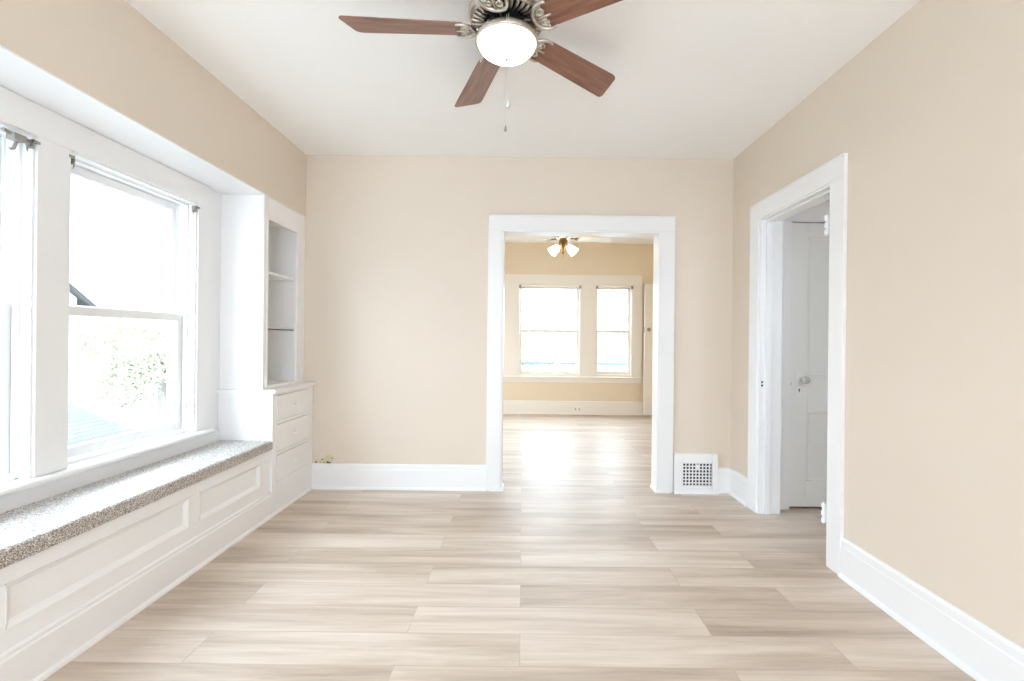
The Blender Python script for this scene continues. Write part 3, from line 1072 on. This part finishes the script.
for (a, b) in ((-0.07, 0.90), (1.14, 1.715)):
    for (xx, s, lab) in ((a + 0.012, 1, 'left'), (b - 0.012, -1, 'right')):
        which = 'wide far window' if a < 0 else 'narrow far window'
        p = MB()
        p.box(xx - 0.012, xx + 0.022, FYC - 0.006, FYC, 1.985, 2.03)
        p.box(xx, xx + 0.010 * s, FYC - 0.020, FYC - 0.006, 1.975, 2.02)
        br = p.build('shade_bracket', M['old_metal'], None, 0.001)
        tag(br, 'small dark shade bracket at the top %s corner of the %s' % (lab, which), 'bracket', 'shade brackets on the far room windows')
    part(MB().lathe([(0.013, 0), (0.013, 0.001), (0.013, b - a - 0.075), (0, b - a - 0.075)], 14,
                    Matrix.Translation((a + 0.037, FYC + 0.02, 1.985)) @ Matrix.Rotation(R(90), 4, 'Y')), 'shade_roller', M['cream_trim'], t7, 0, True)

# far room: open door leaf resting along the wall (door_2)
d2 = empty('door_2', (1.885, 7.08, 0))
struct(d2)
x0, x1 = 1.882, 2.58
y0, y1 = 7.045, 7.085
l2 = MB()
l2.box(x0, x1, y0 + 0.010, y1, 0.018, 2.055)
pz = [(0.22, 0.80), (0.98, 1.92)]
l2.box(x0, x0 + 0.13, y0, y0 + 0.010, 0.018, 2.055)
l2.box(x1 - 0.13, x1, y0, y0 + 0.010, 0.018, 2.055)
zz = [0.018, 0.22, 0.80, 0.98, 1.92, 2.055]
for a, b in zip(zz[0::2], zz[1::2]):
    l2.box(x0 + 0.13, x1 - 0.13, y0, y0 + 0.010, a, b)
part(l2, 'door_leaf', M['cream_trim'], d2, 0.003)
part(MB().lathe([(0, 0.032), (0.018, 0.030), (0.026, 0.022), (0.030, 0.006), (0.030, 0), (0, 0)], 20, Matrix.Translation((x0 + 0.065, y0, 1.345)) @ Matrix.Rotation(R(90), 4, 'X'))
     .box(x0 + 0.06, x0 + 0.07, y0 - 0.05, y0 - 0.03, 1.325, 1.365), 'deadbolt', M['old_metal'], d2, 0, False)
part(MB().box(x0 - 0.002, x0, y0 + 0.005, y1 - 0.005, 1.30, 1.39), 'edge_plate', M['old_metal'], d2)
part(MB().box(x0 + 0.130, x0 + 0.165, y0 - 0.020, y0, 0.055, 0.19).tube([(x0 + 0.147, y0 - 0.026, 0.02), (x0 + 0.147, y0 - 0.018, 0.16)], 0.010, 10), 'kick_stop', M['old_metal'], d2, 0.002)

# far room: baseboard outlet
oo = empty('wall_outlet', (0.868, FARY - 0.0185, 0.085))
tag(oo, 'tiny electrical outlet set in the far room baseboard under the wide window', 'outlet')
part(MB().box(0.805, 0.930, FARY - 0.0215, FARY - 0.0185, 0.05, 0.12), 'cover_plate', M['cream_trim'], oo, 0.001)
for sx in (0.828, 0.888):
    part(MB().box(sx, sx + 0.018, FARY - 0.0222, FARY - 0.0215, 0.072, 0.098), 'socket', M['old_metal'], oo)

# ---------------------------------------------------------------- far room: ceiling fan
f2 = empty('ceiling_fan', (0.465, 5.40, FH))
tag(f2, 'white ceiling fan with lit tulip shades in the room beyond the wide doorway', 'ceiling fan')
Z2 = lambda z: z - FH


def f2p(mb, name, mat, bevel=0.0, smooth=False):
    o = mb.build(name, mat, None, bevel, smooth)
    o.parent = f2
    return o


f2p(MB().lathe([(0, Z2(2.70)), (0.07, Z2(2.70)), (0.06, Z2(2.65)), (0.02, Z2(2.63)), (0, Z2(2.63))], 28), 'canopy', M['bronze'], 0, True)
f2p(MB().tube([(0, 0, Z2(2.64)), (0, 0, Z2(2.46))], 0.011, 12), 'downrod', M['bronze'])
f2p(MB().lathe([(0, Z2(2.47)), (0.05, Z2(2.468)), (0.095, Z2(2.45)), (0.10, Z2(2.40)), (0.075, Z2(2.375)), (0, Z2(2.375))], 32), 'motor_housing', M['white_fan'], 0, True)
f2p(MB().lathe([(0, Z2(2.376)), (0.045, Z2(2.376)), (0.05, Z2(2.335)), (0.038, Z2(2.28)), (0.022, Z2(2.25)), (0.016, Z2(2.20)), (0, Z2(2.19))], 24), 'light_fitter', M['bronze'], 0, True)
for k, a in enumerate((R(8), R(80), R(152), R(224), R(296))):
    b_ = blade_mesh(0.15, 0.60, 0.11, 0.135, 0.007, R(-12), a)
    wb = f2p(b_, 'blade', M['white_fan'], 0.002)
    wb.location = (0, 0, Z2(2.385))
    wb.rotation_euler = (R(-12), 0, a)
    T = Matrix.Translation((0, 0, Z2(2.385))) @ Matrix.Rotation(a, 4, 'Z')
    im = MB()
    im.tube([T @ Vector(p) for p in ((0.07, 0, 0.0), (0.11, 0, -0.006), (0.19, 0.0, -0.006))], [0.010, 0.008, 0.006], 8)
    im.tube([T @ Vector(p) for p in ((0.13, 0, -0.006), (0.16, 0.03, -0.012), (0.20, 0.035, -0.012))], 0.005, 6)
    im.tube([T @ Vector(p) for p in ((0.13, 0, -0.006), (0.16, -0.03, -0.003), (0.20, -0.035, -0.001))], 0.005, 6)
    f2p(im, 'blade_iron', M['bronze'])
for a in (R(-12), R(192)):
    T = Matrix.Translation((0.055 * math.cos(a), 0.055 * math.sin(a), Z2(2.285))) @ Matrix.Rotation(a, 4, 'Z') @ Matrix.Rotation(R(180 - 46), 4, 'Y')
    f2p(MB().lathe([(0.016, 0.0), (0.024, 0.004), (0.040, 0.03), (0.050, 0.065), (0.053, 0.095), (0.060, 0.115), (0.056, 0.115), (0.049, 0.095), (0.046, 0.065), (0.034, 0.03), (0.0, 0.012)], 24, T), 'tulip_shade', M['tulip'], 0, True)
    f2p(MB().tube([(0.02 * math.cos(a), 0.02 * math.sin(a), Z2(2.315)), (0.05 * math.cos(a), 0.05 * math.sin(a), Z2(2.298)), tuple(T @ Vector((0, 0, 0.006)))], 0.010, 8), 'lamp_arm', M['bronze'])
f2p(MB().tube([(0.0, -0.02, Z2(2.30)), (0.0, -0.022, Z2(2.14))], 0.0022, 6), 'pull_chain', M['bronze'])

# ---------------------------------------------------------------- outside
GZ = -2.9
gd = MB().box(-60, 40, -40, 70, GZ - 0.2, GZ).build('floor_outdoor_ground', M['concrete'])
struct(gd)

struct(MB().box(-7, 7, -16, -2.75, GZ, -0.05).build('floor_outdoor_deck', M['deck']))  # unseen white slab, added to bounce daylight up to the ceiling

# neighbour's house: gable end towards us, rake falling to the right
hs = empty('neighbour_house', (-13.5, 6.0, GZ))
tag(hs, 'pale neighbouring house with sloping gable roof seen through the left window', 'house')
hx0, hx1, hy0, hy1 = -19.0, -10.6, 2.0, 10.8
ez_, rz_ = 2.05, 5.2
ym = (hy0 + hy1) / 2
part(MB().prism([(hy0, GZ), (hy1, GZ), (hy1, ez_), (ym, rz_ - 0.15), (hy0, ez_)], hx0, hx1, 'x'), 'wall', M['siding'], hs)
for s in (1, -1):
    ye = ym + s * (hy1 - ym + 0.42)
    part(MB().prism([(ym, rz_), (ye, 1.74), (ye, 1.88), (ym, rz_ + 0.16)], hx0 - 0.4, hx1 + 0.10, 'x'), 'roof_slope', M['shingle_grey'], hs)
part(MB().box(hx1, hx1 + 0.05, 5.0, 6.1, 0.6, 2.0), 'window_pane', M['rail_grey'], hs)

# garage with a shingled roof below the window
ga = empty('garage', (-8.0, 6.4, GZ))
tag(ga, 'low garage with grey shingled roof outside below the left window', 'garage')
part(MB().box(-9.6, -6.2, 3.4, 7.4, GZ, -0.75), 'wall', M['siding'], ga)
part(MB().prism([(-5.9, -0.82), (-5.9, -0.70), (-8.0, 0.16), (-10.0, -0.70), (-10.0, -0.82), (-8.0, 0.04)], 3.1, 7.7, 'y'), 'roof', M['shingle_grey'], ga)


def tree(loc, h, cr, label, n=2600, seed=1):
    rnd = random.Random(seed)
    r = empty('leafy_tree', loc)
    tag(r, label, 'tree', 'trees outside the windows')
    tk = MB().tube([(0, 0, 0), (0.05, 0.02, h * 0.35), (0.0, 0.05, h * 0.75)], [0.22, 0.16, 0.07], 10)
    for k in range(6):
        a = k * 1.05
        z = h * (0.35 + 0.06 * k)
        tk.tube([(0.03, 0.03, z), (cr * 0.35 * math.cos(a), cr * 0.35 * math.sin(a), z + h * 0.1), (cr * 0.7 * math.cos(a), cr * 0.7 * math.sin(a), z + h * 0.17)], [0.08, 0.05, 0.02], 7)
    t_ = tk.build('trunk', M['bark'])
    t_.parent = r
    lf = MB()
    cl = [(Vector((rnd.uniform(-1, 1) * cr * .7, rnd.uniform(-1, 1) * cr * .7, h * rnd.uniform(.45, .95))), cr * rnd.uniform(.28, .48)) for _ in range(16)]
    for _ in range(n):
        c, rr = rnd.choice(cl)
        d = Vector((rnd.gauss(0, 1), rnd.gauss(0, 1), rnd.gauss(0, 1))).normalized() * rr * rnd.uniform(.55, 1)
        p = c + d
        s = rnd.uniform(.05, .11)
        u = Vector((rnd.gauss(0, 1), rnd.gauss(0, 1), rnd.gauss(0, 1))).normalized()
        w = u.cross(Vector((rnd.gauss(0, 1), rnd.gauss(0, 1), rnd.gauss(0, 1)))).normalized()
        q = [lf.bm.verts.new(p + x) for x in (u * s, w * s * .55, -u * s, -w * s * .55)]
        lf.bm.faces.new(q)
    l_ = lf.build('foliage', M['leaf'])
    l_.parent = r
    return r


tree((-13.5, 17.0, GZ), 4.6, 2.6, 'pale green leafy tree outside the left window behind the shingled garage roof', 7500, 1)
tree((-8.6, 21.0, GZ), 4.6, 1.9, 'pale green tree nearest the right sash edge outside the left window', 6500, 2)
tree((-1.0, 19.0, GZ), 4.2, 2.4, 'faint green tree beyond the wide far room window', 5500, 3)

# porch rail outside the far windows
pr = empty('porch_railing', (0.6, 9.3, GZ))
tag(pr, 'grey blue rail outside seen low through the far room windows', 'railing')
part(MB().box(-2.2, 3.6, 9.26, 9.34, 0.66, 0.72), 'top_rail', M['rail_grey'], pr, 0.005)
part(MB().box(-2.2, 3.6, 9.27, 9.33, -0.1, -0.02), 'bottom_rail', M['siding'], pr, 0.005)
for k in range(24):
    x = -2.1 + k * 0.24
    part(MB().box(x - 0.02, x + 0.02, 9.28, 9.32, -0.02, 0.66), 'baluster', M['siding'], pr)
for x in (-2.2, 0.7, 3.55):
    part(MB().box(x - 0.06, x + 0.06, 9.24, 9.36, GZ, 0.80), 'post', M['siding'], pr, 0.005)
